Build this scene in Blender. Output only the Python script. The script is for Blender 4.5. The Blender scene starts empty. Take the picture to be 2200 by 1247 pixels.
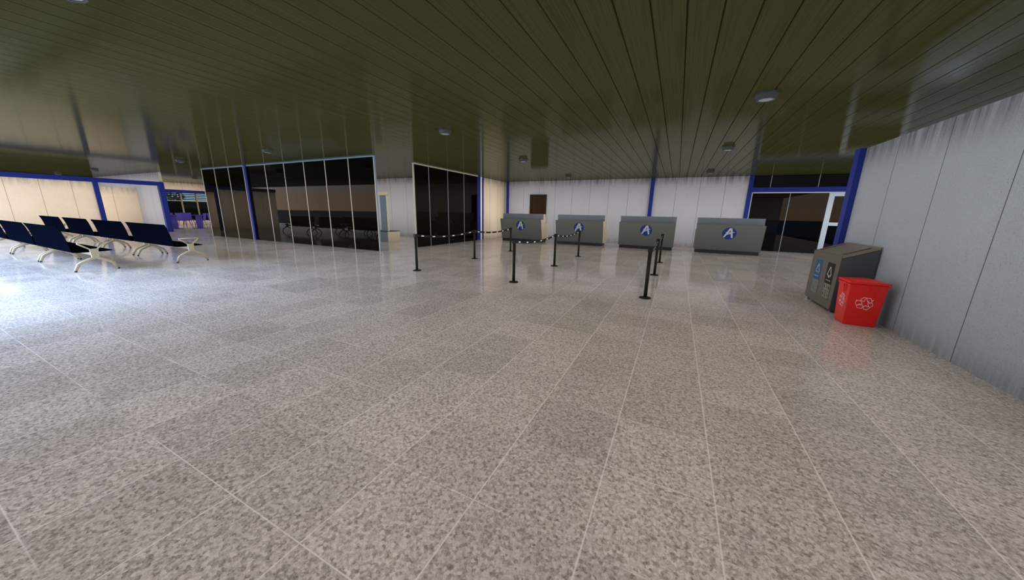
import bpy, bmesh, math, random
from mathutils import Vector, Matrix
random.seed(7)
SC = bpy.context.scene
COL = SC.collection
PI = math.pi

# ------------------------------------------------------------------ helpers
class MB:
    """collects shapes in one bmesh, each face with a material slot"""
    def __init__(self):
        self.bm = bmesh.new()
    def _f(self, vs, mi=0, smooth=False):
        try:
            f = self.bm.faces.new(vs)
        except ValueError:
            return None
        f.material_index = mi
        f.smooth = smooth
        return f
    def poly(self, pts, mi=0):
        return self._f([self.bm.verts.new(p) for p in pts], mi)
    def box(self, x0, x1, y0, y1, z0, z1, mi=0):
        v = [self.bm.verts.new((x, y, z)) for x in (x0, x1) for y in (y0, y1) for z in (z0, z1)]
        for q in ((0, 1, 3, 2), (4, 6, 7, 5), (0, 4, 5, 1), (2, 3, 7, 6), (0, 2, 6, 4), (1, 5, 7, 3)):
            self._f([v[i] for i in q], mi)
        return self
    def hexa(self, bottom, top, mi=0):
        """bottom, top: four points each, same winding"""
        b = [self.bm.verts.new(p) for p in bottom]
        t = [self.bm.verts.new(p) for p in top]
        n = len(b)
        self._f(b[::-1], mi); self._f(t, mi)
        for i in range(n):
            self._f([b[i], b[(i + 1) % n], t[(i + 1) % n], t[i]], mi)
        return self
    def prism(self, pts, axis, a0, a1, mi=0):
        """2-D outline extruded along an axis ('X': pts are (y,z), 'Y': (x,z), 'Z': (x,y))"""
        def P(p, a):
            return {'X': (a, p[0], p[1]), 'Y': (p[0], a, p[1]), 'Z': (p[0], p[1], a)}[axis]
        return self.hexa([P(p, a0) for p in pts], [P(p, a1) for p in pts], mi)
    def lathe(self, prof, n=24, cx=0, cy=0, mi=0, smooth=True, rot=0.0):
        rings = []
        for r, z in prof:
            rings.append([self.bm.verts.new((cx + r * math.cos(2 * PI * i / n + rot), cy + r * math.sin(2 * PI * i / n + rot), z)) for i in range(n)])
        for a, b in zip(rings, rings[1:]):
            for i in range(n):
                self._f([a[i], a[(i + 1) % n], b[(i + 1) % n], b[i]], mi, smooth)
        self._f(rings[0][::-1], mi); self._f(rings[-1], mi)
        return self
    def tube(self, pts, radii, n=10, mi=0, squash=1.0, up=Vector((1, 0, 0))):
        """round bar along pts; squash flattens it along `up`"""
        pts = [Vector(p) for p in pts]
        if not hasattr(radii, '__len__'):
            radii = [radii] * len(pts)
        rings = []
        for i, p in enumerate(pts):
            d = (pts[min(i + 1, len(pts) - 1)] - pts[max(i - 1, 0)]).normalized()
            u = up - d * up.dot(d)
            if u.length < 1e-4:
                u = Vector((0, 0, 1)) - d * d.z
            u.normalize(); w = d.cross(u)
            k = 1.0
            if 0 < i < len(pts) - 1:
                a = (pts[i] - pts[i - 1]).normalized(); b = (pts[i + 1] - pts[i]).normalized()
                k = 1.0 / max(0.5, math.cos(a.angle(b) / 2))
            rings.append([self.bm.verts.new(p + (u * math.cos(2 * PI * j / n) * squash + w * math.sin(2 * PI * j / n) * k) * radii[i]) for j in range(n)])
        for a, b in zip(rings, rings[1:]):
            for j in range(n):
                self._f([a[j], a[(j + 1) % n], b[(j + 1) % n], b[j]], mi, True)
        self._f(rings[0][::-1], mi); self._f(rings[-1], mi)
        return self
    def bevel(self, w, seg=2):
        bmesh.ops.bevel(self.bm, geom=list(self.bm.edges), offset=w, segments=seg, affect='EDGES', clamp_overlap=True)
        return self
    def build(self, name, mats, parent=None, kind=None):
        bmesh.ops.recalc_face_normals(self.bm, faces=self.bm.faces)
        me = bpy.data.meshes.new(name)
        self.bm.to_mesh(me); self.bm.free()
        if not isinstance(mats, (list, tuple)):
            mats = [mats]
        for m in mats:
            me.materials.append(m)
        o = bpy.data.objects.new(name, me)
        COL.objects.link(o)
        if parent is not None:
            o.parent = parent
        if kind:
            o['kind'] = kind
        return o

def thing(name, label, cat, loc=(0, 0, 0), rz=0.0, group=None):
    o = bpy.data.objects.new(name, None)
    o.empty_display_size = 0.2
    COL.objects.link(o)
    o.location = loc; o.rotation_euler = (0, 0, rz)
    o['label'] = label; o['category'] = cat
    if group:
        o['group'] = group
    return o
def tag(o, label, cat, group=None):
    o['label'] = label; o['category'] = cat
    if group:
        o['group'] = group
    return o
def dup(root, loc, label, rz=None, group=None):
    r = root.copy(); COL.objects.link(r)
    r.location = loc; r['label'] = label
    if rz is not None:
        r.rotation_euler = (0, 0, rz)
    if group:
        r['group'] = group
    for ch in list(root.children):
        c = ch.copy(); COL.objects.link(c); c.parent = r
        for g in list(ch.children):
            d = g.copy(); COL.objects.link(d); d.parent = c
    return r
def group_root(name):
    """an Empty that parents the pieces of one structure"""
    o = bpy.data.objects.new(name, None)
    o.empty_display_size = 0.2
    COL.objects.link(o); o['kind'] = 'structure'
    return o

# ------------------------------------------------------------------ materials
def new_mat(name):
    m = bpy.data.materials.new(name); m.use_nodes = True
    nt = m.node_tree
    return m, nt, nt.nodes['Principled BSDF']
def N(nt, kind, **kw):
    n = nt.nodes.new(kind)
    for k, v in kw.items():
        setattr(n, k, v)
    return n
def math_node(nt, op, a, b=None, c=None, clamp=False):
    n = N(nt, 'ShaderNodeMath', operation=op); n.use_clamp = clamp
    for i, v in enumerate((a, b, c)):
        if v is None:
            continue
        if isinstance(v, (int, float)):
            n.inputs[i].default_value = v
        else:
            nt.links.new(v, n.inputs[i])
    return n.outputs[0]
def mix_col(nt, fac, a, b):
    n = N(nt, 'ShaderNodeMix', data_type='RGBA')
    for s, v in ((n.inputs[0], fac), (n.inputs[6], a), (n.inputs[7], b)):
        if hasattr(v, 'is_linked'):
            nt.links.new(v, s)
        elif isinstance(v, (int, float)):
            s.default_value = v
        else:
            s.default_value = (*v, 1)
    return n.outputs[2]
def noise(nt, vec, scale, detail=2.0, rough=0.5):
    n = N(nt, 'ShaderNodeTexNoise')
    n.inputs['Scale'].default_value = scale; n.inputs['Detail'].default_value = detail; n.inputs['Roughness'].default_value = rough
    nt.links.new(vec, n.inputs['Vector'])
    return n.outputs['Fac']
def scaled(nt, vec, s):
    n = N(nt, 'ShaderNodeVectorMath', operation='MULTIPLY'); n.inputs[1].default_value = s
    nt.links.new(vec, n.inputs[0])
    return n.outputs[0]
def smooth(nt, v, a, b):
    n = N(nt, 'ShaderNodeMapRange', interpolation_type='SMOOTHSTEP')
    nt.links.new(v, n.inputs[0])
    n.inputs[1].default_value = a; n.inputs[2].default_value = b
    return n.outputs[0]
def bump(nt, bsdf, h, strength, dist=0.01):
    n = N(nt, 'ShaderNodeBump'); n.inputs['Strength'].default_value = strength; n.inputs['Distance'].default_value = dist
    nt.links.new(h, n.inputs['Height']); nt.links.new(n.outputs[0], bsdf.inputs['Normal'])
def pos(nt):
    g = N(nt, 'ShaderNodeNewGeometry')
    return g.outputs['Position']
def xyz(nt, v):
    n = N(nt, 'ShaderNodeSeparateXYZ'); nt.links.new(v, n.inputs[0])
    return n.outputs

def schlick(nt, f0, normal=None, f90=1.0, power=5.0):
    """mirror share at this angle, the same on both sides of a sheet"""
    g = N(nt, 'ShaderNodeNewGeometry')
    dp = N(nt, 'ShaderNodeVectorMath', operation='DOT_PRODUCT')
    nt.links.new(g.outputs['Incoming'], dp.inputs[0]); nt.links.new(normal if normal is not None else g.outputs['Normal'], dp.inputs[1])
    k = math_node(nt, 'SUBTRACT', 1.0, math_node(nt, 'ABSOLUTE', dp.outputs['Value']), clamp=True)
    return math_node(nt, 'ADD', f0, math_node(nt, 'MULTIPLY', math_node(nt, 'POWER', k, power), f90 - f0), clamp=True)

def plain(name, col, rough=0.5, metal=0.0, spec=0.5, grain=0.06, gscale=30.0, bmp=0.0):
    """paint / plastic / metal with a faint procedural mottling in its own object space"""
    m, nt, b = new_mat(name)
    tc = N(nt, 'ShaderNodeTexCoord').outputs['Object']
    f = noise(nt, tc, gscale, 3)
    c = mix_col(nt, f, tuple(x * (1 - grain) for x in col), tuple(min(1, x * (1 + grain)) for x in col))
    nt.links.new(c, b.inputs['Base Color'])
    b.inputs['Roughness'].default_value = rough; b.inputs['Metallic'].default_value = metal
    b.inputs['Specular IOR Level'].default_value = spec
    if bmp:
        bump(nt, b, f, bmp, 0.005)
    return m

def wall_mat(name, col, axis, off, spacing, ztop, dirt_shade=0.9, tone=(0.30, 0.29, 0.29)):
    """rendered concrete panels: dark joints, pitted grain, rain-like dirt streaks and painted corner shade under the top edge"""
    m, nt, b = new_mat(name)
    p = pos(nt); o = xyz(nt, p)
    a = o[0] if axis == 'X' else o[1]
    grain = noise(nt, p, 60, 4, 0.7)
    cloud = noise(nt, p, 1.3, 3, 0.6)
    pits = smooth(nt, noise(nt, p, 55, 2), 0.62, 0.72)
    st = noise(nt, scaled(nt, p, (9, 9, 0.55)), 1.0, 4, 0.6)
    st2 = noise(nt, scaled(nt, p, (26, 26, 1.6)), 1.0, 3, 0.6)
    streak = smooth(nt, math_node(nt, 'ADD', math_node(nt, 'MULTIPLY', st, 0.6), math_node(nt, 'MULTIPLY', st2, 0.4)), 0.36, 0.62)
    top = smooth(nt, o[2], ztop - 0.62, ztop + 0.02)  # streaky dirt plus even corner shade painted in below the top
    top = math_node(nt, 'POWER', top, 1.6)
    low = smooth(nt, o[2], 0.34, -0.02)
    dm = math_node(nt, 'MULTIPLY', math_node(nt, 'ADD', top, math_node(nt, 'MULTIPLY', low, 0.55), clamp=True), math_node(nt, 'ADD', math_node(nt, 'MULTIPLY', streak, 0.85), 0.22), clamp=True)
    dm = math_node(nt, 'MULTIPLY', dm, dirt_shade)
    c = mix_col(nt, cloud, tuple(x * 0.92 for x in col), tuple(min(1, x * 1.08) for x in col))
    c = mix_col(nt, math_node(nt, 'MULTIPLY', smooth(nt, grain, 0.38, 0.66), 0.42), c, tuple(x * 0.72 for x in col))
    c = mix_col(nt, math_node(nt, 'MULTIPLY', pits, 0.22), c, tuple(x * 0.5 for x in col))
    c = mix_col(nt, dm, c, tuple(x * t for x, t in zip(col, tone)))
    d = math_node(nt, 'PINGPONG', math_node(nt, 'SUBTRACT', a, off), spacing / 2)
    seam = math_node(nt, 'LESS_THAN', d, 0.006)
    c = mix_col(nt, math_node(nt, 'MULTIPLY', seam, 0.8), c, (0.02, 0.02, 0.022))
    nt.links.new(c, b.inputs['Base Color'])
    b.inputs['Roughness'].default_value = 0.62; b.inputs['Specular IOR Level'].default_value = 0.3
    h = math_node(nt, 'SUBTRACT', math_node(nt, 'SUBTRACT', grain, math_node(nt, 'MULTIPLY', pits, 0.6)), math_node(nt, 'MULTIPLY', seam, 2.0))
    bump(nt, b, h, 0.75, 0.01)
    return m

GREY = (0.43, 0.415, 0.44)
CREAM_WARM_LIT = (0.82, 0.66, 0.48)  # cream with the warm light on right-facing walls put into the colour
TILE, TILE_X0 = 0.6012, 0.374
def floor_mat():
    m, nt, b = new_mat('granite_tiles')
    p = pos(nt); o = xyz(nt, p)
    n1 = noise(nt, p, 46, 3, 0.7)
    n2 = noise(nt, p, 120, 2, 0.6)
    n3 = noise(nt, p, 0.55, 3, 0.6)
    v = N(nt, 'ShaderNodeTexVoronoi'); v.inputs['Scale'].default_value = 62
    nt.links.new(p, v.inputs['Vector'])
    cell = xyz(nt, v.outputs['Color'])[0]
    f = math_node(nt, 'ADD', math_node(nt, 'MULTIPLY', n1, 0.54), math_node(nt, 'ADD', math_node(nt, 'MULTIPLY', n2, 0.25), math_node(nt, 'MULTIPLY', cell, 0.21)))
    r = N(nt, 'ShaderNodeValToRGB')
    e = r.color_ramp.elements
    e[0].position = 0.32; e[0].color = (0.155, 0.126, 0.110, 1)
    e[1].position = 0.66; e[1].color = (0.53, 0.45, 0.40, 1)
    e2 = r.color_ramp.elements.new(0.47); e2.color = (0.345, 0.288, 0.254, 1)
    nt.links.new(f, r.inputs[0])
    # each slab a little different
    cx = math_node(nt, 'FLOOR', math_node(nt, 'DIVIDE', math_node(nt, 'SUBTRACT', o[0], TILE_X0), TILE))
    cy = math_node(nt, 'FLOOR', math_node(nt, 'DIVIDE', math_node(nt, 'SUBTRACT', o[1], 0.687), 0.5855))
    cv = N(nt, 'ShaderNodeCombineXYZ'); nt.links.new(cx, cv.inputs[0]); nt.links.new(cy, cv.inputs[1])
    wn = N(nt, 'ShaderNodeTexWhiteNoise', noise_dimensions='3D'); nt.links.new(cv.outputs[0], wn.inputs['Vector'])
    tone = math_node(nt, 'ADD', math_node(nt, 'MULTIPLY', math_node(nt, 'SUBTRACT', wn.outputs['Value'], 0.5), 0.2),
                     math_node(nt, 'ADD', 0.97, math_node(nt, 'MULTIPLY', math_node(nt, 'SUBTRACT', n3, 0.5), 0.45)))
    hv = N(nt, 'ShaderNodeHueSaturation'); nt.links.new(r.outputs[0], hv.inputs['Color']); nt.links.new(tone, hv.inputs['Value'])
    dx = math_node(nt, 'PINGPONG', math_node(nt, 'SUBTRACT', o[0], TILE_X0), TILE / 2)
    dy = math_node(nt, 'PINGPONG', math_node(nt, 'SUBTRACT', o[1], 0.687), 0.5855 / 2)
    gx = smooth(nt, dx, 0.0058, 0.0022)
    gy = math_node(nt, 'MULTIPLY', smooth(nt, dy, 0.0046, 0.0018), smooth(nt, noise(nt, p, 0.8, 1), 0.42, 0.58))
    g = math_node(nt, 'MAXIMUM', gx, gy)
    c = mix_col(nt, math_node(nt, 'MULTIPLY', g, 0.66), hv.outputs[0], (0.64, 0.56, 0.51))
    ro = math_node(nt, 'ADD', 0.06, math_node(nt, 'MULTIPLY', noise(nt, p, 1.7, 3), 0.06))
    hh = math_node(nt, 'ADD', math_node(nt, 'MULTIPLY', noise(nt, p, 9, 2), 0.5), math_node(nt, 'MULTIPLY', f, 0.35))
    bp = N(nt, 'ShaderNodeBump'); bp.inputs['Strength'].default_value = 0.02; bp.inputs['Distance'].default_value = 0.004
    nt.links.new(hh, bp.inputs['Height'])
    df = N(nt, 'ShaderNodeBsdfDiffuse'); nt.links.new(c, df.inputs['Color'])
    gl = N(nt, 'ShaderNodeBsdfGlossy'); nt.links.new(bp.outputs[0], gl.inputs['Normal']); nt.links.new(ro, gl.inputs['Roughness'])
    mx = N(nt, 'ShaderNodeMixShader')
    nt.links.new(schlick(nt, 0.035, bp.outputs[0], 0.78, 4.3), mx.inputs[0]); nt.links.new(df.outputs[0], mx.inputs[1]); nt.links.new(gl.outputs[0], mx.inputs[2])
    nt.nodes.remove(b)
    nt.links.new(mx.outputs[0], nt.nodes['Material Output'].inputs[0])
    return m

def ceiling_mat():
    m, nt, b = new_mat('olive_lacquered_planks')
    p = pos(nt)
    s1 = smooth(nt, noise(nt, scaled(nt, p, (60, 0.7, 45)), 1.0, 5, 0.65), 0.28, 0.72)
    s2 = noise(nt, scaled(nt, p, (3.1, 0.35, 1)), 1.0, 2)
    c = mix_col(nt, s1, (0.0235, 0.025, 0.0085), (0.038, 0.0395, 0.0150))
    c = mix_col(nt, math_node(nt, 'MULTIPLY', s2, 0.35), c, (0.042, 0.036, 0.012))
    bp = N(nt, 'ShaderNodeBump'); bp.inputs['Strength'].default_value = 0.022; bp.inputs['Distance'].default_value = 0.006
    nt.links.new(math_node(nt, 'ADD', s1, math_node(nt, 'MULTIPLY', noise(nt, scaled(nt, p, (14, 5, 1)), 1.0, 2), 0.5)), bp.inputs['Height'])
    df = N(nt, 'ShaderNodeBsdfDiffuse'); nt.links.new(c, df.inputs['Color']); nt.links.new(bp.outputs[0], df.inputs['Normal'])
    gl = N(nt, 'ShaderNodeBsdfGlossy'); nt.links.new(bp.outputs[0], gl.inputs['Normal'])
    nt.links.new(math_node(nt, 'ADD', 0.04, math_node(nt, 'MULTIPLY', s1, 0.05)), gl.inputs['Roughness'])
    mx = N(nt, 'ShaderNodeMixShader')
    nt.links.new(schlick(nt, 0.008, bp.outputs[0], 0.65, 8.0), mx.inputs[0]); nt.links.new(df.outputs[0], mx.inputs[1]); nt.links.new(gl.outputs[0], mx.inputs[2])
    nt.nodes.remove(b)
    nt.links.new(mx.outputs[0], nt.nodes['Material Output'].inputs[0])
    return m

def glass_mat(name, tint, refl=(1, 1, 1), f0=0.025, rough=0.015):
    m = bpy.data.materials.new(name); m.use_nodes = True
    nt = m.node_tree; nt.nodes.clear()
    out = N(nt, 'ShaderNodeOutputMaterial')
    t = N(nt, 'ShaderNodeBsdfTransparent'); t.inputs[0].default_value = (*tint, 1)
    g = N(nt, 'ShaderNodeBsdfGlossy'); g.inputs['Color'].default_value = (*refl, 1); g.inputs['Roughness'].default_value = rough
    mx = N(nt, 'ShaderNodeMixShader')
    nt.links.new(schlick(nt, f0, None, 0.75), mx.inputs[0]); nt.links.new(t.outputs[0], mx.inputs[1]); nt.links.new(g.outputs[0], mx.inputs[2])
    nt.links.new(mx.outputs[0], out.inputs[0])
    return m

def wood_mat():
    m, nt, b = new_mat('dark_brown_wood')
    p = pos(nt)
    w = noise(nt, scaled(nt, p, (30, 30, 1.2)), 1.0, 4, 0.6)
    c = mix_col(nt, w, (0.012, 0.0045, 0.002), (0.040, 0.015, 0.006))
    nt.links.new(c, b.inputs['Base Color']); b.inputs['Roughness'].default_value = 0.45
    bump(nt, b, w, 0.1)
    return m

M = {}
M['floor'] = floor_mat()
M['ceiling'] = ceiling_mat()
M['wall_right'] = wall_mat('concrete_right', (0.295, 0.316, 0.332), 'Y', 5.31, 1.145, 2.842)
M['rear_light_block'] = wall_mat('light_block_concrete', GREY, 'X', 0.0, 1.1, 3.51)
M['wall_back_l'] = wall_mat('concrete_back_a', GREY, 'X', -3.68, 1.058, 3.51)
M['wall_back_r'] = wall_mat('concrete_back_b', GREY, 'X', 0.84, 1.09, 3.51)
M['wall_inner'] = wall_mat('concrete_inner', GREY, 'X', -15.2, 1.3, 3.51)
M['wall_seat'] = wall_mat('concrete_seating', GREY, 'X', -31.2, 0.77, 3.51)
M['wall_stub'] = wall_mat('cream_warm_lit_stub', CREAM_WARM_LIT, 'Y', 17.95, 0.98, 3.51)
M['wall_left'] = wall_mat('cream_warm_lit_left', CREAM_WARM_LIT, 'Y', 4.863, 0.98, 2.74, 0.6)
M['wall_niche'] = wall_mat('cream_warm_lit_niche', CREAM_WARM_LIT, 'Y', 8.151, 2.4, 2.63, 0.6)
M['wall_out'] = wall_mat('cream_warm_lit_outer', CREAM_WARM_LIT, 'Y', 14.15, 1.3, 3.51, 0.6)
M['blue'] = plain('blue_paint', (0.012, 0.022, 0.16), 0.45, spec=0.3, grain=0.1)
M['white'] = plain('white_aluminium', (0.42, 0.455, 0.49), 0.4)
M['whitestrip'] = plain('white_strip', (0.85, 0.85, 0.86), 0.4)
M['mull'] = plain('warm_lit_mullion', (0.50, 0.46, 0.36), 0.4)  # warm light of right-facing edges put into the mullion colour
M['mullgrey'] = plain('grey_mullion', (0.20, 0.22, 0.25), 0.4)
M['rail'] = plain('cool_lit_rail', (0.19, 0.24, 0.30), 0.4)  # cooler light on camera-facing edges put into the rail colour
M['glass'] = glass_mat('smoked_glass', (0.12, 0.105, 0.085), (1, 0.95, 0.9), 0.016)
M['glass_ent'] = glass_mat('smoked_entrance_glass', (0.045, 0.044, 0.043), (1, 0.95, 0.9), 0.011)
M['glass_dim'] = glass_mat('sky_dimming_glass', (0.52, 0.55, 0.55), (1, 1, 1), 0.02)
M['wood'] = wood_mat()
M['counter'] = plain('grey_laminate', (0.088, 0.092, 0.080), 0.5)
M['counter_warm_lit'] = plain('warm_lit_laminate', (0.62, 0.50, 0.36), 0.5)  # counter ends with warm light from the right put into the colour
M['screen'] = plain('blue_grey_screen', (0.125, 0.14, 0.155), 0.3)
M['plinth'] = plain('black_plinth', (0.016, 0.016, 0.015), 0.5)
M['logo_blue'] = plain('emblem_blue', (0.008, 0.022, 0.15), 0.4)
M['logo_light'] = plain('emblem_light', (0.36, 0.36, 0.33), 0.45)
M['post_black'] = plain('black_metal', (0.016, 0.015, 0.009), 0.45, spec=0.2)
M['belt_black'] = plain('black_webbing', (0.012, 0.011, 0.008), 0.7)
M['dash'] = plain('cream_dash', (0.75, 0.74, 0.65), 0.5)
M['lamp_body'] = plain('grey_lamp_metal', (0.045, 0.05, 0.05), 0.55, spec=0.15)
M['lamp_in'] = plain('lamp_reflector', (0.26, 0.29, 0.34), 0.3, metal=0.3)
M['lamp_bulb'] = plain('frosted_bulb', (0.55, 0.53, 0.48), 0.3)
M['navy'] = plain('navy_perforated_steel', (0.0011, 0.0014, 0.0036), 0.8, spec=0.0)
M['cream_metal'] = plain('cream_metal', (0.37, 0.315, 0.205), 0.4, spec=0.3)
M['rubber'] = plain('black_rubber', (0.01, 0.01, 0.01), 0.7)
M['purple'] = plain('purple_plastic', (0.055, 0.035, 0.26), 0.45)
M['purple_table'] = plain('violet_table_metal', (0.05, 0.03, 0.22), 0.4)
M['taupe'] = plain('taupe_steel', (0.092, 0.083, 0.064), 0.42, grain=0.08, gscale=12)
M['taupetop'] = plain('brown_steel_top', (0.155, 0.128, 0.105), 0.42)
M['darkgrey'] = plain('charcoal_steel', (0.046, 0.048, 0.054), 0.45)
M['slot'] = plain('slot_grey', (0.085, 0.09, 0.105), 0.35)
M['chrome'] = plain('foot_steel', (0.28, 0.29, 0.30), 0.3, metal=0.7)
M['stick_blue'] = plain('blue_sticker', (0.016, 0.075, 0.165), 0.5)
M['stick_black'] = plain('black_sticker', (0.009, 0.007, 0.006), 0.5)
M['stick_light'] = plain('pale_print', (0.42, 0.42, 0.38), 0.5)
M['stick_clear'] = plain('taupe_print_field', (0.15, 0.14, 0.11), 0.5)
M['red'] = plain('red_plastic', (0.56, 0.010, 0.009), 0.34, grain=0.05)
M['pink_print'] = plain('pale_pink_print', (0.72, 0.55, 0.53), 0.5)
M['gate_panel'] = plain('blue_grey_panel', (0.13, 0.17, 0.205), 0.35)
M['gate_cream'] = plain('cream_plastic', (0.52, 0.46, 0.31), 0.4)
M['slat'] = plain('black_slat', (0.006, 0.006, 0.006), 0.6)
M['winbar'] = plain('brown_window_bar', (0.20, 0.175, 0.13), 0.5)
M['asphalt'] = plain('dark_asphalt', (0.016, 0.014, 0.012), 0.95, spec=0.0)
M['leaf'] = plain('leaf_green', (0.06, 0.085, 0.02), 0.6, grain=0.5, gscale=3)
M['bark'] = plain('bark', (0.06, 0.045, 0.03), 0.8)

# ------------------------------------------------------------------ the setting
ZC = 3.51
MB().box(-46.0, 9.0, -3.0, 20.1, -0.15, 0.0).build('floor', M['floor'], kind='structure')
MB().box(-400, 400, -400, 400, -0.45, -0.16).build('ground', M['asphalt'], kind='structure')

cb = MB()
x = 0.166 - 0.3202 * 143
G = 0.009
xs = []
while x < 8.9:
    xs.append(x); x += 0.3202
for i, x0 in enumerate(xs):
    x1 = x0 + 0.3202
    y0, y1 = (-0.8 if x0 < -9.8 else -1.6), 20.1
    prof = [(x0 - G, ZC + 0.001), (x0, ZC + 0.02), (x0 + G, ZC), (x0 + 0.075, ZC), (x0 + 0.079, ZC + 0.0022), (x0 + 0.083, ZC), (x1 - G, ZC + 0.001)]
    for (xa, za), (xb, zb) in zip(prof, prof[1:]):
        cb.poly([(xa, y0, za), (xa, y1, za), (xb, y1, zb), (xb, y0, zb)])
XSPLIT = next(v for v in xs if v >= -9.8)  # unseen roof edge stepped here, letting sky light onto the left floor
cb.box(xs[0] - G, XSPLIT, -0.8, 20.1, ZC + 0.03, ZC + 0.3)
cb.box(XSPLIT, xs[-1] + 0.33, -1.6, 20.1, ZC + 0.03, ZC + 0.3)
co = cb.build('ceiling', M['ceiling'], kind='structure')
for pl in co.data.polygons:                      # the plank faces look down into the hall
    if pl.center.z < ZC + 0.02 and pl.normal.z > 0:
        pl.flip()
co.data.update()

MB().box(-9.8, 9.0, -1.8, -1.6, 0, ZC + 0.3).build('rear_light_block', M['rear_light_block'], kind='structure')  # unseen wall added to keep sky light off the right side
MB().box(2.968, 3.17, 1.6, 8.66, 0, 2.842).build('wall_right', M['wall_right'], kind='structure')
MB().box(2.878, 3.17, 8.66, 8.873, 0, 2.846).bevel(0.004).build('trim_1', M['blue'], kind='structure')

# back wall with its corner, middle and end posts
MB().box(-10.5, -1.41, 19.84, 20.04, 0, ZC).build('wall_back_left', M['wall_back_l'], kind='structure')
MB().box(-1.41, 2.87, 19.84, 20.04, 0, ZC).build('wall_back_right', M['wall_back_r'], kind='structure')
MB().box(-10.14, -10.01, 19.72, 19.84, 0, ZC).build('trim_2', M['blue'], kind='structure')
MB().box(-1.50, -1.315, 19.72, 19.84, 0, ZC).build('trim_3', M['blue'], kind='structure')
MB().box(2.87, 3.05, 19.78, 20.04, 0, ZC).build('trim_4', M['blue'], kind='structure')
MB().box(3.05, 9.0, 19.82, 19.98, 2.757, 2.968).build('trim_5', M['blue'], kind='structure')
MB().box(-10.55, -10.35, 17.0, 19.84, 0, ZC).build('wall_stub', M['wall_stub'], kind='structure')
p = MB()
p.box(-10.55, -10.22, 16.2, 16.66, 0, ZC, 0); p.box(-10.55, -10.225, 16.66, 16.82, 0, ZC, 1); p.box(-10.55, -10.22, 16.82, 17.0, 0, ZC, 0)
p.build('trim_6', [M['blue'], M['whitestrip']], kind='structure')

# brown door in the back wall
d = group_root('door_1')
f = MB(); f.box(-8.51, -8.39, 19.79, 19.9, 0, 2.578); f.box(-7.52, -7.40, 19.79, 19.9, 0, 2.578); f.box(-8.51, -7.40, 19.79, 19.9, 2.578, 2.705)
f.build('door_frame', M['wood'], d)
lf = MB(); lf.box(-8.39, -7.52, 19.815, 19.88, 0.01, 2.578)
for z0, z1 in ((0.2, 1.15), (1.35, 2.4)):
    for xa, xb in ((-8.30, -8.0), (-7.92, -7.61)):
        lf.box(xa, xb, 19.808, 19.82, z0, z1)
lf.build('door_leaf', M['wood'], d)
MB().tube([(-8.30, 19.815, 1.05), (-8.30, 19.77, 1.05), (-8.18, 19.77, 1.05)], 0.011).build('door_handle', M['chrome'], d)

# smoked-glass partition facing the hall
def pane_x(b, x0, x1, y, z0, z1):
    b.box(x0, x1, y - 0.004, y + 0.004, z0, z1)
w = group_root('window_1')
ed = [-23.02, -21.71, -20.35, -19.0, -17.2, -15.76, -14.38, -13.02, -11.64, -10.27]
for a, c in zip(ed, ed[1:]):
    b = MB(); pane_x(b, a, c, 9.27, 0.0, ZC - 0.03); b.build('pane', M['glass'], w)
for a in ed:
    MB().box(a - 0.016, a + 0.016, 9.25, 9.29, 0, ZC - 0.03).build('mullion', M['mull'], w)
MB().box(ed[0] - 0.03, ed[-1] + 0.03, 9.235, 9.305, ZC - 0.045, ZC).build('top_rail', M['rail'], w)
MB().box(ed[-1] + 0.03, ed[-1] + 0.045, 9.24, 9.30, 0, ZC).build('end_post', M['rail'], w)
MB().box(-18.83, -18.68, 9.185, 9.235, 0, ZC).build('trim_7', M['blue'], kind='structure')

# smoked-glass partition running towards the back wall
w = group_root('window_2')
ed = [11.2, 12.13, 13.50, 14.86, 16.16]
for a, c in zip(ed, ed[1:]):
    MB().box(-10.141, -10.133, a, c, 0, ZC - 0.03).build('pane', M['glass'], w)
for i, a in enumerate(ed[:-1]):
    MB().box(-10.155, -10.12, a - 0.016, a + 0.016, 0, ZC - 0.04).build('mullion', M['mullgrey'], w)
MB().box(-10.165, -10.11, ed[0] - 0.055, ed[0] - 0.03, 0, ZC).build('end_post', M['mull'], w)
MB().box(-10.18, -10.095, ed[0] - 0.03, ed[-1] + 0.03, ZC - 0.045, ZC).build('top_rail', M['mull'], w)

# glazed entrance beyond the counters
w = group_root('window_3')
for a, c in ((3.10, 4.55), (4.55, 5.93)):
    MB().box(a - 0.02, c + 0.02, 19.886, 19.894, 0.0, 2.72).build('pane', M['glass_ent'], w)
for a, c in ((3.05, 3.735), (3.735, 5.48), (5.48, 7.3), (7.3, 8.95)):
    MB().box(a, c, 19.886, 19.894, 2.96, ZC).build('transom_pane', M['glass_ent'], w)
MB().box(3.05, 8.95, 19.85, 19.93, 2.712, 2.757).build('top_rail', M['white'], w)
MB().box(3.05, 3.10, 19.85, 19.93, 0, 2.712).build('jamb', M['white'], w)
MB().box(4.537, 4.563, 19.865, 19.915, 0, 2.712).build('mullion', M['mullgrey'], w)
for a in (3.735, 5.48, 7.3):
    MB().box(a - 0.014, a + 0.014, 19.87, 19.91, 2.968, ZC).build('transom_mullion', M['mullgrey'], w)
d = group_root('door_2')
fr = MB()
fr.box(5.93, 6.12, 19.84, 19.94, 0, 2.71); fr.box(7.7, 7.88, 19.84, 19.94, 0, 2.71)
fr.box(6.12, 7.7, 19.84, 19.94, 2.565, 2.71); fr.box(6.12, 7.7, 19.845, 19.935, 1.285, 1.43); fr.box(6.12, 7.7, 19.845, 19.935, 0, 0.16)
fr.build('door_frame', M['white'], d)
MB().box(6.12, 7.7, 19.886, 19.894, 1.43, 2.565).build('upper_pane', M['glass_ent'], d)
MB().box(6.12, 7.7, 19.886, 19.894, 0.16, 1.285).build('lower_pane', M['glass_ent'], d)

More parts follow.
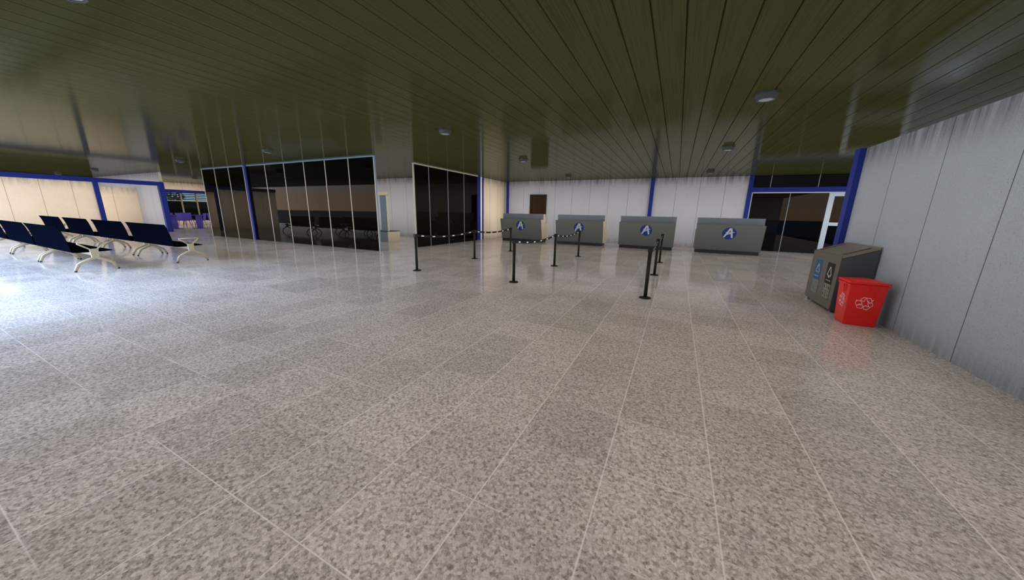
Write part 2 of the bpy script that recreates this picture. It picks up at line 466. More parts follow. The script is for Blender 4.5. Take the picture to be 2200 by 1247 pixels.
# left side: cream panels with warm light in their colour, blue beam and posts, grey return wall, outer window wall
MB().box(-28.28, -28.16, 2.9, 6.56, 0, 2.73).build('wall_left', M['wall_left'], kind='structure')
MB().box(-28.2, -28.05, 2.9, 9.1, 2.72, 2.945).build('trim_8', M['blue'], kind='structure')
MB().box(-28.2, -28.05, 6.56, 6.74, 0, 2.72).build('trim_9', M['blue'], kind='structure')
MB().box(-28.28, -28.05, 9.1, 9.345, 0, 2.945).build('trim_10', M['blue'], kind='structure')
MB().box(-39.1, -28.16, 9.22, 9.335, 0, ZC).build('wall_seating', M['wall_seat'], kind='structure')
MB().box(-28.16, -28.14, 9.22, 9.34, 2.945, ZC).build('trim_warm_lit_end', M['mull'], kind='structure')  # added cap, its cream stands for warm light on the wall end
MB().box(-32.05, -31.87, 1.0, 9.22, 0, 2.63).build('wall_niche', M['wall_niche'], kind='structure')
MB().box(-39.2, -10.55, 16.05, 16.2, 0, ZC).build('wall_inner', M['wall_inner'], kind='structure')
b = MB(); b.box(-39.25, -39.06, 9.5, 16.05, 0, 0.34); b.box(-39.25, -39.06, 9.5, 16.05, 2.915, ZC)
b.build('wall_far_left', M['wall_out'], kind='structure')
MB().box(-39.25, -39.03, 9.5, 16.05, 2.67, 2.93).build('trim_12', M['blue'], kind='structure')
w = group_root('window_4')
wl = group_root('sky_block_left')
MB().box(-39.15, -39.142, -0.7, 9.33, 0, ZC).build('pane', M['glass'], wl)  # unseen dark sheet added so no sky mirrors in the ceiling
YM = [9.6, 10.8, 11.85, 12.9, 13.95, 15.0, 16.0]
for a in YM:
    MB().box(-39.2, -39.06, a - 0.05, a + 0.05, 0.34, 2.67).build('mullion', M['winbar'], w)
MB().box(-39.2, -39.07, 9.6, 16.0, 1.98, 2.05).build('transom', M['winbar'], w)
for a, c in zip(YM, YM[1:]):
    MB().box(-39.15, -39.142, a + 0.05, c - 0.05, 0.34, 1.98).build('pane', M['glass_ent'], w)
    MB().box(-39.09, -39.082, a + 0.05, c - 0.05, 2.05, 2.67).build('upper_pane', M['glass_dim'], w)  # pane added to dim the sky behind the louvres
    for k in range(4):
        z = 2.12 + k * 0.145
        MB().hexa([(-39.18, a + 0.05, z), (-39.10, a + 0.05, z - 0.02), (-39.10, c - 0.05, z - 0.02), (-39.18, c - 0.05, z)],
                  [(-39.18, a + 0.05, z + 0.075), (-39.10, a + 0.05, z + 0.055), (-39.10, c - 0.05, z + 0.055), (-39.18, c - 0.05, z + 0.075)]).build('louvre', M['slat'], w)

# ------------------------------------------------------------------ check-in counters
def logo_pts(L):
    return L
def make_counter(label):
    t = thing('check_in_counter', label, 'counter', (2.06, 16.95, 0), group='check-in counters along the back wall')
    HW = 1.235
    # side outline (y,z) about the thing's origin; the front leans forward towards its top
    prof = [(0.13, 0.14), (-0.11, 1.24), (0.26, 1.24), (0.26, 1.26), (0.60, 1.26), (0.66, 1.0), (1.10, 0.99), (1.10, 0.14)]
    MB().box(-HW + 0.05, HW - 0.05, 0.10, 0.84, 0, 0.14).build('plinth', M['plinth'], t)
    body = MB(); body.prism([(0.15, 0.14), (-0.09, 1.235), (0.62, 1.235), (0.66, 1.0), (1.10, 0.99), (1.10, 0.14)], 'X', -HW + 0.02, HW - 0.02)
    body.prism([(0.13, 0.138), (-0.11, 1.242), (-0.088, 1.242), (0.152, 0.138)], 'X', -HW, HW)
    body.box(-HW, HW, -0.1, 0.26, 1.235, 1.243)
    body.build('body', M['counter'], t)
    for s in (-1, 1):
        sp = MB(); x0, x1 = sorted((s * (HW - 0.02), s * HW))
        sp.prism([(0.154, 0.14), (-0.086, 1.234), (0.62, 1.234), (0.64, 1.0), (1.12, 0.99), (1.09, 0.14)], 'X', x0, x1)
        sp.build('side_panel', M['counter_warm_lit'] if s > 0 else M['counter'], t)  # right side warm as if lit, left side plain grey
    sc = MB(); sc.prism([(0.25, 1.24), (0.25, 1.53), (0.54, 1.53), (0.62, 1.24)], 'X', -HW, HW)
    sc.build('upper_screen', M['screen'], t)
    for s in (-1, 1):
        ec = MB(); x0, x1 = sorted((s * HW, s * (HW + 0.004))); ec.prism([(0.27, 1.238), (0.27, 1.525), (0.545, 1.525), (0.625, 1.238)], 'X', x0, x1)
        ec.build('screen_end', M['counter_warm_lit'] if s > 0 else M['screen'], t)  # only the right end gets the warm painted light
    # emblem on the leaning front
    n = Vector((0, -1.1, -0.24)).normalized(); up = Vector((0, -0.24, 1.1)).normalized()
    c = Vector((0, 0.13 - 0.24 * (0.885 - 0.14) / 1.1, 0.885))
    R = 0.26
    def P(u, v, lift):
        return c + Vector((1, 0, 0)) * u * R + up * v * R + n * lift
    disc = MB()
    disc.hexa([P(math.cos(a), math.sin(a), 0.0) for a in [2 * PI * i / 40 for i in range(40)]], [P(math.cos(a), math.sin(a), 0.006) for a in [2 * PI * i / 40 for i in range(40)]])
    em = disc.build('emblem', M['logo_blue'], t)
    g = MB()
    pieces = [
        [(-0.04, 0.89), (0.14, 0.89), (0.12, 0.62), (-0.06, 0.23), (-0.34, -0.25), (-0.58, -0.70), (-0.82, -0.62)],
        [(0.10, 0.89), (0.30, 0.89), (0.42, 0.28), (0.60, -0.66), (0.35, -0.76), (0.19, -0.03), (0.15, 0.23), (0.10, 0.58)],
        [(-0.08, 0.19), (0.17, 0.21), (0.20, -0.04), (-0.05, -0.12), (-0.34, -0.25), (-0.30, -0.13), (-0.10, 0.0), (-0.04, 0.10)],
        [(0.36, 0.30), (0.80, 0.25), (0.45, 0.12), (0.30, 0.10)],
        [(-0.62, 0.17), (-0.36, 0.24), (-0.42, 0.13)],
    ]
    for q in pieces:
        g.hexa([P(u, v, 0.004) for u, v in q], [P(u, v, 0.011) for u, v in q])
    g.build('letter', M['logo_light'], em)
    return t
c4 = make_counter('grey check-in counter in front of the glazed entrance, rightmost of the four')
dup(c4, (-1.265, 16.95, 0), 'grey check-in counter below the slim blue post of the back wall, third from the left')
dup(c4, (-4.50, 16.95, 0), 'grey check-in counter second from the left, behind the middle row of queue posts')
dup(c4, (-7.79, 16.95, 0), 'grey check-in counter below the brown door, leftmost of the four')

# ------------------------------------------------------------------ queue posts and belts
def make_post(label, loc):
    t = thing('queue_post', label, 'queue post', loc, group='black queue posts')
    MB().lathe([(0.105, 0), (0.108, 0.006), (0.105, 0.018), (0.06, 0.026), (0.034, 0.03)], 32).build('base', M['post_black'], t)
    MB().lathe([(0.034, 0.02), (0.034, 0.90)], 20).build('pole', M['post_black'], t)
    h = MB().box(-0.043, 0.043, -0.043, 0.043, 0.885, 0.972).bevel(0.008, 2)
    h.build('belt_head', M['post_black'], t)
    return t
PX = (-6.085, -3.215, -0.385); PY = (6.68, 9.52, 12.28)
WHERE = ('nearest of the three', 'middle of the three', 'farthest of the three')
ROW = ('in the left row, before the dark glass partition', 'in the middle row of the queue', 'in the right row, before the counters')
proto = None
for i, px in enumerate(PX):
    for j, py in enumerate(PY):
        lb = 'black queue post, %s %s' % (WHERE[j], ROW[i])
        if proto is None:
            proto = make_post(lb, (px, py, 0))
        else:
            dup(proto, (px, py, 0), lb)
def belt(px, y0, y1, sag, label):
    b = MB()
    n = 36; W = 0.058; T = 0.003
    def z(t):
        return 0.928 - sag * 4 * t * (1 - t)
    pts = [(y0 + (y1 - y0) * i / n, z(i / n)) for i in range(n + 1)]
    for (ya, za), (yb, zb) in zip(pts, pts[1:]):
        b.hexa([(px - T, ya, za - W / 2), (px + T, ya, za - W / 2), (px + T, yb, zb - W / 2), (px - T, yb, zb - W / 2)],
               [(px - T, ya, za + W / 2), (px + T, ya, za + W / 2), (px + T, yb, zb + W / 2), (px - T, yb, zb + W / 2)])
    for k in range(6):                                   # printed pills on both faces
        t0 = (k + 0.5) / 6; L = 0.055
        yc = y0 + (y1 - y0) * t0; zc = z(t0)
        sl = (z(t0 + 0.01) - z(t0 - 0.01)) / (0.02 * (y1 - y0))
        for s in (-1, 1):
            xo = px + s * (T + 0.0008)
            ring = []
            for a in range(20):
                an = 2 * PI * a / 20
                dy = (L - 0.016) * (1 if math.cos(an) > 0 else -1) + 0.016 * math.cos(an)
                ring.append((xo, yc + dy, zc + 0.014 * math.sin(an) + sl * dy))
            b.poly(ring, 1)
    o = b.build('barrier_belt', [M['belt_black'], M['dash']])
    tag(o, label, 'barrier belt', 'sagging queue belts')
SPAN = ('nearer span', 'farther span')
RN = ('left row of queue posts', 'middle row of queue posts', 'right row of queue posts')
for i, px in enumerate(PX):
    for j in range(2):
        belt(px, PY[j] + 0.044, PY[j + 1] - 0.044, 0.085, 'sagging black belt with pale dashes, %s of the %s' % (SPAN[j], RN[i]))

# ------------------------------------------------------------------ ceiling downlights
def make_lamp(label, loc):
    t = thing('downlight', label, 'ceiling light', loc, group='round grey downlights')
    n = 8
    h = MB()
    prof = [(0.165, 0.0), (0.165, -0.03), (0.132, -0.105), (0.108, -0.105), (0.100, -0.045)]
    rings = []
    for r, z in prof:
        rings.append([h.bm.verts.new((r * math.cos(2 * PI * (i + .5) / n), r * math.sin(2 * PI * (i + .5) / n), z)) for i in range(n)])
    for a, b in zip(rings, rings[1:]):
        for i in range(n):
            h._f([a[i], a[(i + 1) % n], b[(i + 1) % n], b[i]])
    h._f(rings[0])
    h.build('housing', M['lamp_body'], t)
    MB().lathe([(0.105, -0.099), (0.098, -0.04), (0.05, -0.025), (0.045, -0.028), (0.088, -0.046), (0.100, -0.098)], 16).build('reflector', M['lamp_in'], t)
    MB().lathe([(0.02, -0.028), (0.05, -0.036), (0.05, -0.048), (0.03, -0.056), (0.005, -0.058)], 14).build('bulb', M['lamp_bulb'], t)
    return t
LAMPS = [
    (1.05, 7.05, 'grey downlight, largest of the ceiling lamps, above the right wall and bins'),
    (1.05, 11.65, 'grey ceiling downlight second nearest above the entrance side of the counters'),
    (1.05, 17.5, 'grey ceiling downlight just above the rightmost counter, near the back wall'),
    (-5.37, 7.1, 'grey ceiling downlight above the gap between the two dark glass partitions'),
    (-5.37, 11.75, 'grey ceiling downlight above the leftmost counter and brown door'),
    (-5.37, 17.5, 'grey ceiling downlight close to the back wall above the second counter'),
    (-12.94, 7.14, 'grey ceiling downlight above the wide dark glass partition'),
    (-19.61, 7.22, 'grey ceiling downlight just left of the wide dark glass partition'),
    (-30.4, 7.30, 'small grey ceiling downlight above the blue beam, beside the grey return wall'),
    (-37.2, 7.31, 'small grey ceiling downlight above the blue beam, farthest left'),
    (-30.4, 11.8, 'small grey ceiling downlight above the purple chairs and tables'),
    (-5.24, 1.355, 'grey ceiling downlight cut off by the top edge of the picture'),
]
lp = None
for x, y, lb in LAMPS:
    if lp is None:
        lp = make_lamp(lb, (x, y, ZC))
    else:
        dup(lp, (x, y, ZC), lb)

# ------------------------------------------------------------------ waiting benches
def make_bench(label, loc, L):
    t = thing('waiting_bench', label, 'bench', loc, group='navy waiting benches')
    ns = 4
    # origin: right end on the floor under the hub; y towards the seat front
    def Q(y, z):
        return (y - 2.655, z)
    for k in range(ns):
        xa = -L * k / ns - 0.004; xb = -L * (k + 1) / ns + 0.004
        pan = [Q(2.35, 0.440), Q(2.43, 0.428), Q(2.7, 0.432), Q(2.93, 0.442), Q(2.985, 0.452), Q(2.985, 0.464), Q(2.9, 0.462), Q(2.7, 0.450), Q(2.42, 0.452)]
        MB().prism(pan, 'X', xb, xa).build('seat', M['navy'], t)
        bk = [Q(2.345, 0.442), Q(2.332, 0.56), Q(2.318, 0.69), Q(2.29, 0.85), Q(2.272, 0.93), Q(2.232, 1.045),
              Q(2.242, 1.047), Q(2.280, 0.935), Q(2.298, 0.855), Q(2.327, 0.69), Q(2.342, 0.57), Q(2.36, 0.455)]
        MB().prism(bk, 'X', xb, xa).build('backrest', M['navy'], t)
    MB().box(-L + 0.1, 0.12, -0.035, 0.035, 0.36, 0.425).build('beam', M['cream_metal'], t)
    for xl in (0.13, -L + 0.16):
        f = MB()
        f.hexa([(xl - 0.03, -0.058, 0.29), (xl + 0.03, -0.058, 0.29), (xl + 0.03, 0.055, 0.29), (xl - 0.03, 0.055, 0.29)],
               [(xl - 0.03, -0.068, 0.52), (xl + 0.03, -0.068, 0.52), (xl + 0.03, 0.068, 0.52), (xl - 0.03, 0.068, 0.52)])
        f.build('hub', M['cream_metal'], t)
        for ys in (-1, 1):
            lg = MB()
            yk = -0.285 if ys < 0 else 0.262; yf = -0.35 if ys < 0 else 0.325
            lg.tube([(xl, 0.02 * -ys, 0.315), (xl, ys * 0.10, 0.275), (xl, yk * 0.82, 0.205), (xl, yk, 0.165), (xl, yf, 0.028)], [0.03, 0.031, 0.032, 0.032, 0.026], 12, squash=0.85)
            lo = lg.build('leg', M['cream_metal'], t)
            MB().lathe([(0.02, 0), (0.024, 0.008), (0.024, 0.03), (0.015, 0.04)], 14, xl, yf).build('foot', M['rubber'], lo)
        arm = MB()
        arm.tube([(xl, -0.05, 0.505), (xl, -0.225, 0.648), (xl, -0.222, 0.66), (xl, -0.19, 0.668)], 0.0165, 10)
        arm.tube([(xl, 0.05, 0.505), (xl, 0.19, 0.648), (xl, 0.188, 0.66), (xl, 0.16, 0.668)], 0.0165, 10)
        arm.tube([(xl, -0.215, 0.664), (xl, 0.18, 0.664)], 0.0165, 10)
        arm.build('armrest', M['cream_metal'], t)
    return t
b0 = make_bench('navy four-seat bench with cream legs, right end of the front row', (-12.57, 2.655, 0), 2.87)
dup(b0, (-15.61, 2.655, 0), 'navy bench with cream legs, second from the right in the front row')
dup(b0, (-18.72, 2.655, 0), 'navy bench at the left picture edge, third of the front row')
YB = 4.05 - 2.232 + 2.655 - 0.04
b1 = make_bench('navy bench with cream legs, right end of the back row before the dark glass', (-12.56, YB, 0), 2.71)
dup(b1, (-15.60, YB, 0), 'navy bench with cream legs, second from the right in the back row')
dup(b1, (-18.80, YB, 0), 'navy bench with cream legs, third from the right in the back row')
dup(b1, (-21.95, YB, 0), 'navy bench with cream legs, farthest left in the back row')

# ------------------------------------------------------------------ bins by the right wall
t = thing('recycling_station', 'tall taupe two-slot waste bin with blue and black stickers, against the right wall', 'bin', (2.5, 7.86, 0))
def O(x, y, z):
    return (x - 2.5, y - 7.86, z)
Y0, Y1 = 7.25, 8.47
b = MB(); b.prism([(0.012, 0.045), (0.012, 0.92), (0.445, 1.09), (0.445, 0.045)], 'Y', Y0 - 7.86, Y1 - 7.86)
b.build('body', M['darkgrey'], t)
b = MB(); b.box(0.0, 0.014, Y0 - 7.862, Y1 - 7.858, 0.045, 0.966); b.bevel(0.002, 1); b.build('front_panel', M['taupe'], t)
def topz(x):
    return 0.955 + 0.4045 * x * 0.975
tp = MB()
for xa, xb, ya, yb in ((0.0145, 0.445, Y0, Y0 + 0.05), (0.0145, 0.445, Y0 + 0.2, Y1 - 0.2), (0.0145, 0.445, Y1 - 0.05, Y1), (0.0145, 0.05, Y0 + 0.05, Y0 + 0.2), (0.405, 0.445, Y0 + 0.05, Y0 + 0.2), (0.0145, 0.05, Y1 - 0.2, Y1 - 0.05), (0.405, 0.445, Y1 - 0.2, Y1 - 0.05)):
    ya -= 7.86; yb -= 7.86
    tp.hexa([(xa, ya, topz(xa) - 0.032), (xb, ya, topz(xb) - 0.032), (xb, yb, topz(xb) - 0.032), (xa, yb, topz(xa) - 0.032)],
            [(xa, ya, topz(xa) + 0.008), (xb, ya, topz(xb) + 0.008), (xb, yb, topz(xb) + 0.008), (xa, yb, topz(xa) + 0.008)])
tp.build('top_panel', M['taupetop'], t)
for ya in (Y0 + 0.05, Y1 - 0.2):
    ya -= 7.86; yb = ya + 0.15; xa, xb = 0.05, 0.405
    s = MB(); s.hexa([(xa, ya, topz(xa) - 0.03), (xb, ya, topz(xb) - 0.03), (xb, yb, topz(xb) - 0.03), (xa, yb, topz(xa) - 0.03)],
                     [(xa, ya, topz(xa) - 0.024), (xb, ya, topz(xb) - 0.024), (xb, yb, topz(xb) - 0.024), (xa, yb, topz(xa) - 0.024)])
    s.build('slot', M['slot'], t)
for xx in (0.05, 0.39):
    for yy in (Y0 + 0.08, Y1 - 0.08):
        MB().lathe([(0.03, 0), (0.03, 0.01), (0.02, 0.015), (0.02, 0.05)], 16, xx, yy - 7.86).build('foot', M['chrome'], t)
def sticker(name, ya, yb, z0, z1, mat, lift=0.0025):
    q = MB(); q.box(-lift, 0.0, ya - 7.86, yb - 7.86, z0, z1)
    return q.build(name, mat, t)
def flat(name, parent, polys, mat, lift):
    q = MB()
    for pl in polys:
        q.hexa([(-lift + 0.001, y - 7.86, z) for y, z in pl], [(-lift, y - 7.86, z) for y, z in pl])
    return q.build(name, mat, parent)
def ribbon(p0, p1, w):
    (a, b_), (c, d_) = p0, p1
    L = math.hypot(c - a, d_ - b_); nx, ny = -(d_ - b_) / L * w / 2, (c - a) / L * w / 2
    return [(a + nx, b_ + ny), (c + nx, d_ + ny), (c - nx, d_ - ny), (a - nx, b_ - ny)]
# the picture's left sticker is at the larger y
sb = sticker('blue_sticker', 7.94, 8.24, 0.455, 0.815, M['stick_blue'])
yc, w_ = 8.085, 0.018
tri = [(yc + 0.085, 0.60), (yc, 0.755), (yc - 0.08, 0.60)]
pl = [ribbon((yc + 0.08, 0.615), (yc + 0.02, 0.715), w_), ribbon((yc + 0.012, 0.745), (yc - 0.035, 0.675), w_), ribbon((yc - 0.045, 0.66), (yc - 0.08, 0.60), w_),
      ribbon((yc + 0.085, 0.592), (yc + 0.02, 0.592), w_), ribbon((yc - 0.005, 0.587), (yc - 0.07, 0.587), w_), [(yc - 0.03, 0.60), (yc - 0.06, 0.572), (yc - 0.0, 0.572)]]
flat('recycling_symbol', sb, pl, M['stick_light'], 0.0035)
rnd = random.Random(3)
def caption(parent, y_from, y_to, zc, h):
    pls = []; y = y_from
    while y > y_to:
        k = rnd.random()
        wd = 0.004 + 0.004 * rnd.random()
        if k > 0.15:
            hh = h * (0.6 + 0.4 * rnd.random())
            pls.append([(y, zc), (y - wd, zc), (y - wd, zc + hh), (y, zc + hh)])
        y -= wd + 0.004
    flat('caption', parent, pls, M['stick_light'], 0.0035)
caption(sb, 8.19, 7.985, 0.505, 0.016)
sk = sticker('black_sticker', 7.392, 7.697, 0.458, 0.815, M['stick_black'])
yc = 7.545
pl = [ribbon((yc + 0.085, 0.61), (yc + 0.004, 0.75), w_), ribbon((yc, 0.75), (yc - 0.075, 0.61), w_), ribbon((yc + 0.085, 0.605), (yc + 0.03, 0.605), w_), ribbon((yc - 0.03, 0.605), (yc - 0.08, 0.605), w_),
      ribbon((yc + 0.045, 0.61), (yc + 0.02, 0.565), w_), ribbon((yc - 0.045, 0.61), (yc - 0.02, 0.565), w_), ribbon((yc, 0.60), (yc, 0.56), 0.02)]
flat('recycling_symbol', sk, pl, M['stick_light'], 0.0035)
caption(sk, 7.64, 7.455, 0.505, 0.016)
def pictograms(name, ya, yb, z0, z1, ink, spots):
    q = MB(); q.box(-0.002, 0.0, ya - 7.86, yb - 7.86, z0, z1)
    o = q.build(name, M['stick_clear'], t)
    pls = []
    for a, c in (((ya, z0), (yb, z0)), ((ya, z1), (yb, z1)), ((ya, z0), (ya, z1)), ((yb, z0), (yb, z1)), ((ya, (z0 + z1) / 2), (yb, (z0 + z1) / 2))):
        pls.append(ribbon(a, c, 0.005))
    for (u, v, s) in spots:
        cy = yb - u * (yb - ya); cz = z1 - v * (z1 - z0)
        pls.append([(cy + 0.012 * s, cz - 0.02 * s), (cy + 0.016 * s, cz + 0.006 * s), (cy + 0.004 * s, cz + 0.024 * s), (cy - 0.008 * s, cz + 0.018 * s), (cy - 0.012 * s, cz - 0.02 * s)])
    flat('pictogram', o, pls, ink, 0.003)
pictograms('blue_pictogram_field', 7.93, 8.24, 0.19, 0.45, M['stick_blue'], [(0.2, 0.25, 0.8), (0.5, 0.25, 0.7), (0.8, 0.25, 0.8), (0.2, 0.72, 0.8), (0.5, 0.70, 1.4), (0.8, 0.75, 0.7)])
pictograms('black_pictogram_field', 7.388, 7.695, 0.195, 0.455, M['stick_black'], [(0.2, 0.24, 1.2), (0.5, 0.25, 0.5), (0.82, 0.25, 1.3), (0.2, 0.72, 1.1), (0.5, 0.66, 0.7), (0.5, 0.82, 0.8), (0.82, 0.75, 0.8)])

t = thing('recycling_bin', 'small bright red plastic recycling bin with domed lid, before the taupe bin', 'bin', (2.63, 6.7, 0))
bot = [(2.45, 6.538), (2.814, 6.538), (2.814, 6.86), (2.45, 6.86)]
top = [(2.424, 6.506), (2.838, 6.506), (2.838, 6.918), (2.424, 6.918)]
ZT = 0.636
def R3(p, z):
    return (p[0] - 2.63, p[1] - 6.7, z)
def face_pt(i, u, v, lift):
    """point on side i of the tapered bin; u along, v up"""
    a0, a1 = Vector(R3(bot[i], 0)), Vector(R3(bot[(i + 1) % 4], 0))
    c0, c1 = Vector(R3(top[i], ZT)), Vector(R3(top[(i + 1) % 4], ZT))
    p = a0.lerp(a1, u).lerp(c0.lerp(c1, u), v)
    n = (a1 - a0).cross(c0 - a0).normalized()
    return p + n * lift
b = MB(); b.hexa([R3(p, 0) for p in bot], [R3(p, ZT) for p in top]); b.bevel(0.012, 3)
b.build('body', M['red'], t)
r = MB(); r.hexa([R3((2.422 if p[0] < 2.6 else 2.840, 6.504 if p[1] < 6.7 else 6.92), 0.592) for p in bot], [R3((2.416 if p[0] < 2.6 else 2.846, 6.498 if p[1] < 6.7 else 6.926), 0.628) for p in top]); r.bevel(0.004, 2)
r.build('rim', M['red'], t)
ld = MB()
nx, ny = 14, 14
xa, xb, ya, yb = 2.414 - 2.63, 2.849 - 2.63, 6.495 - 6.7, 6.93 - 6.7
grid = [[None] * (ny + 1) for _ in range(nx + 1)]
for i in range(nx + 1):
    for j in range(ny + 1):
        u, v = i / nx, j / ny
        z = 0.666 + 0.034 * (math.sin(PI * u) ** 0.8) * (math.sin(PI * v) ** 0.8 if 0 < v < 1 else 0)
        grid[i][j] = ld.bm.verts.new((xa + (xb - xa) * u, ya + (yb - ya) * v, z))
for i in range(nx):
    for j in range(ny):
        ld._f([grid[i][j], grid[i + 1][j], grid[i + 1][j + 1], grid[i][j + 1]], 0, True)
edge = [grid[i][0] for i in range(nx)] + [grid[nx][j] for j in range(ny)] + [grid[i][ny] for i in range(nx, 0, -1)] + [grid[0][j] for j in range(ny, 0, -1)]
lowv = [ld.bm.verts.new((v.co.x, v.co.y, 0.639)) for v in edge]
for k in range(len(edge)):
    ld._f([edge[k], edge[(k + 1) % len(edge)], lowv[(k + 1) % len(edge)], lowv[k]])
ld._f(lowv)
ld.build('lid', M['red'], t)
for i in (0, 3):
    for u in (0.50, 0.66):
        q = MB()
        q.hexa([face_pt(i, u, 0.72, 0.0), face_pt(i, u + 0.045, 0.72, 0.0), face_pt(i, u + 0.045, 0.955, 0.0), face_pt(i, u, 0.955, 0.0)],
               [face_pt(i, u + 0.005, 0.77, 0.006), face_pt(i, u + 0.04, 0.77, 0.006), face_pt(i, u + 0.04, 0.955, 0.014), face_pt(i, u + 0.005, 0.955, 0.014)])
        q.build('rib', M['red'], t)
loops = [
    [(548, 632), (625, 578), (662, 590), (625, 672)],
    [(668, 590), (760, 592), (792, 636), (826, 618), (780, 682), (702, 664), (738, 655), (700, 640)],
    [(455, 648), (485, 662), (450, 698), (492, 757), (545, 722), (612, 722), (572, 660), (500, 652)],
    [(492, 757), (520, 800), (626, 806), (638, 742), (545, 738)],
    [(650, 776), (702, 735), (714, 756), (806, 764), (742, 825), (680, 822)],
    [(725, 695), (815, 676), (848, 732), (806, 764), (762, 757)],
]
def emblem(i, u0, u1, v0, v1):
    q = MB()
    def F(p, lift):
        return face_pt(i, u0 + (p[0] - 448) / 404 * (u1 - u0), v1 - (p[1] - 575) / 250 * (v1 - v0), lift)
    for lp_ in loops:
        for a, c in zip(lp_, lp_[1:] + lp_[:1]):
            pl = ribbon(a, c, 8)
            q.hexa([F(p_, 0.0005) for p_ in pl], [F(p_, 0.0022) for p_ in pl])
    q.build('recycling_symbol', M['pink_print'], t)
emblem(0, 0.22, 0.74, 0.41, 0.705)
emblem(3, 0.25, 0.75, 0.39, 0.72)

# ------------------------------------------------------------------ security scanner between the partitions
t = thing('security_scanner', 'cream walk-through security arch with a low grey plinth, between the dark glass partitions', 'scanner', (-13.1, 12.7, 0))
MB().box(-2.4, 0.06, -0.36, 0.42, 0.0, 0.50).bevel(0.01).build('base', M['gate_panel'], t)
MB().box(0.055, 0.075, -0.362, 0.422, 0.0, 0.505).build('warm_lit_end', M['gate_cream'], t)  # cream sheet paints warm light onto the right face of the base
MB().box(-2.42, 0.08, -0.38, 0.44, 0.505, 0.535).build('top_plate', M['darkgrey'], t)
MB().box(0.045, 0.10, -0.33, -0.27, 0.535, 2.31).build('arch_leg', M['gate_cream'], t)
MB().box(-1.45, -1.395, -0.33, -0.27, 0.535, 2.31).build('arch_leg', M['gate_cream'], t)
MB().box(-1.45, 0.10, -0.34, -0.26, 2.29, 2.45).build('arch_head', M['gate_cream'], t)
MB().box(-0.42, 0.03, -0.295, -0.26, 0.535, 2.29).build('inner_panel', M['gate_panel'], t)

# ------------------------------------------------------------------ purple tables and chairs by the louvred window
def make_chair(label, loc, rz):
    t = thing('cafe_chair', label, 'chair', loc, rz, 'purple chairs by the louvred window')
    MB().box(-0.27, 0.27, -0.24, 0.26, 0.53, 0.565).bevel(0.012).build('seat', M['purple'], t)
    k = MB(); k.hexa([(-0.28, -0.25, 0.55), (0.28, -0.25, 0.55), (0.28, -0.22, 0.55), (-0.28, -0.22, 0.55)],
                     [(-0.30, -0.33, 1.08), (0.30, -0.33, 1.08), (0.30, -0.30, 1.08), (-0.30, -0.30, 1.08)])
    k.bevel(0.008).build('backrest', M['purple'], t)
    for sx in (-1, 1):
        for sy in (-1, 1):
            MB().tube([(sx * 0.20, sy * 0.18, 0.54), (sx * 0.28, sy * 0.28, 0.0)], [0.02, 0.014], 8).build('leg', M['purple'], t)
    return t
def make_table(label, loc, rz):
    t = thing('cafe_table', label, 'table', loc, rz, 'violet pedestal tables')
    MB().box(-0.30, 0.30, -0.30, 0.30, 0.93, 0.965).bevel(0.008).build('tabletop', M['purple_table'], t)
    MB().box(-0.17, 0.17, -0.05, 0.05, 0.03, 0.935).build('pedestal', M['purple_table'], t)
    bb = MB(); bb.box(-0.4, 0.4, -0.05, 0.05, 0, 0.035); bb.box(-0.05, 0.05, -0.4, 0.4, 0, 0.034)
    bb.build('base', M['purple_table'], t)
    return t
tb = make_table('violet pedestal table beside the blue post, nearest the camera', (-31.5, 10.62, 0), 0.95)
dup(tb, (-31.3, 11.92, 0), 'violet pedestal table right of the other, closest to the dark glass', 0.95)
ch = make_chair('purple chair at the blue post, mostly hidden by it', (-32.6, 10.55, 0), 2.2)
dup(ch, (-32.6, 11.55, 0), 'purple chair with broad back, between the two violet tables', -0.9)
dup(ch, (-34.2, 12.4, 0), 'purple chair behind the tables, below the middle window bar', 0.9)
dup(ch, (-32.25, 12.35, 0), 'purple chair overlapping the right table, splayed legs in view', 2.5)
dup(ch, (-31.45, 12.95, 0), 'purple chair farthest right, cut off by the dark glass', -1.2)

# tree outside the louvred window
t = thing('tree', 'dense green tree outside behind the louvred window', 'tree', (-50.5, 16.2, -0.16))
MB().tube([(0, 0, 0), (0.1, 0.05, 1.0), (0.05, 0.1, 2.2)], [0.18, 0.15, 0.1], 10).build('trunk', M['bark'], t)
cr = MB()
rr = random.Random(5)
for k in range(900):
    a, c, q = rr.uniform(0, 2 * PI), rr.uniform(-1, 1), rr.random() ** 0.4
    s = math.sqrt(1 - c * c)
    px, py, pz = 2.0 * q * s * math.cos(a), 2.15 * q * s * math.sin(a), 2.7 + 1.9 * q * c
    e1 = Vector((rr.uniform(-1, 1), rr.uniform(-1, 1), rr.uniform(-1, 1))).normalized(); e2 = e1.orthogonal().normalized()
    w = rr.uniform(0.12, 0.26); pc = Vector((px, py, max(0.5, pz)))
    cr.poly([pc - e1 * w, pc - e2 * w * 0.5, pc + e1 * w, pc + e2 * w * 0.5])
cr.build('crown', M['leaf'], t)

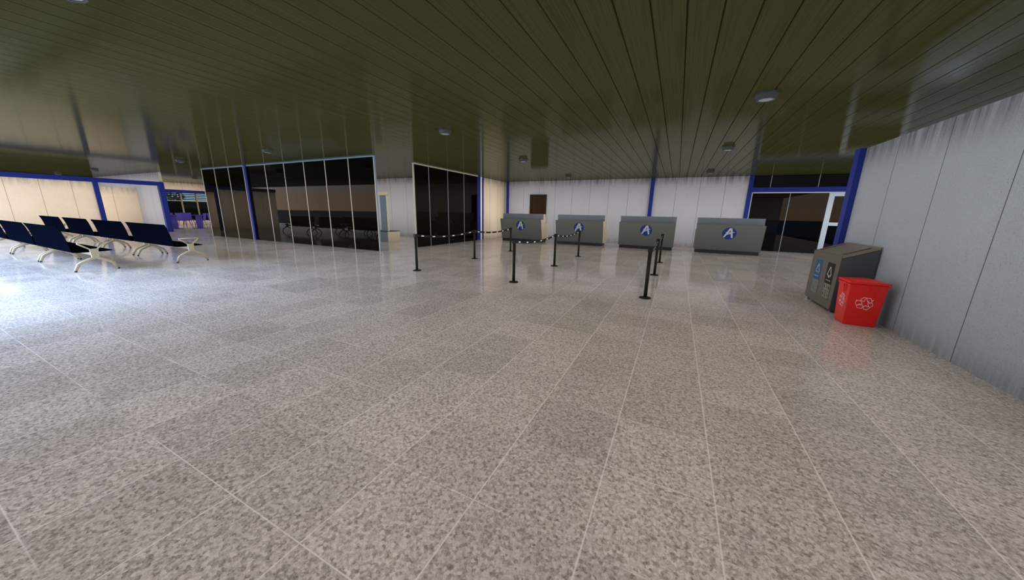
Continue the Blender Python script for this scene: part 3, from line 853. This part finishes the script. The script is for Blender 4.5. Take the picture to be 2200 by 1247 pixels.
# ------------------------------------------------------------------ light
W = bpy.data.worlds.new('sky'); SC.world = W; W.use_nodes = True
nt = W.node_tree; nt.nodes.clear()
out = N(nt, 'ShaderNodeOutputWorld'); bg = N(nt, 'ShaderNodeBackground')
d = xyz(nt, N(nt, 'ShaderNodeTexCoord').outputs['Generated'])
low = smooth(nt, d[2], 0.12, 0.0)
west = math_node(nt, 'ADD', math_node(nt, 'MULTIPLY', d[0], -0.93), math_node(nt, 'MULTIPLY', d[1], 0.37), clamp=True)
side = math_node(nt, 'SUBTRACT', 1.0, math_node(nt, 'POWER', west, 4.0))
warm = math_node(nt, 'MULTIPLY', low, side)
c = mix_col(nt, smooth(nt, d[2], 0.0, 0.7), (0.62, 0.80, 1.0), (0.36, 0.58, 1.0))
c = mix_col(nt, warm, c, (1.0, 0.70, 0.44))
left = math_node(nt, 'MULTIPLY', smooth(nt, d[0], 0.1, -0.6), smooth(nt, d[2], 0.14, 0.45))  # added bright patch of sky that lights the left floor blue
nt.links.new(c, bg.inputs[0])
nt.links.new(math_node(nt, 'ADD', 2.6, math_node(nt, 'MULTIPLY', left, 96.0)), bg.inputs[1])
nt.links.new(bg.outputs[0], out.inputs[0])

# ambient bounce of the renderer
SC.cycles.use_fast_gi = True
SC.cycles.fast_gi_method = 'ADD'
W.light_settings.ao_factor = 0.71
W.light_settings.distance = 1.5
SC.cycles.use_denoising = True
SC.cycles.max_bounces = 8
SC.cycles.transparent_max_bounces = 16
SC.cycles.sample_clamp_indirect = 8.0

SC.view_settings.view_transform = 'Standard'
SC.view_settings.look = 'None'
SC.view_settings.gamma = 1.0
SC.view_settings.exposure = 0.0
SC.view_settings.use_curve_mapping = False

# ------------------------------------------------------------------ camera
F_PX, PITCH, ROLL, YAW = 706.42, 0.229795, -0.0206099, -0.4528701
fwd = Vector((math.sin(YAW) * math.cos(PITCH), math.cos(YAW) * math.cos(PITCH), -math.sin(PITCH)))
right = Vector((math.cos(YAW), -math.sin(YAW), 0)); down = fwd.cross(right)
r2 = math.cos(ROLL) * right + math.sin(ROLL) * down
d2 = -math.sin(ROLL) * right + math.cos(ROLL) * down
cam = bpy.data.cameras.new('camera'); co = bpy.data.objects.new('camera', cam); COL.objects.link(co)
cam.sensor_width = 36.0; cam.sensor_fit = 'HORIZONTAL'; cam.lens = F_PX / 2200 * 36.0
cam.clip_start = 0.05; cam.clip_end = 1000
mw = Matrix((( r2.x, -d2.x, -fwd.x, 0), (r2.y, -d2.y, -fwd.y, 0), (r2.z, -d2.z, -fwd.z, 1.55), (0, 0, 0, 1)))
co.matrix_world = mw
SC.camera = co
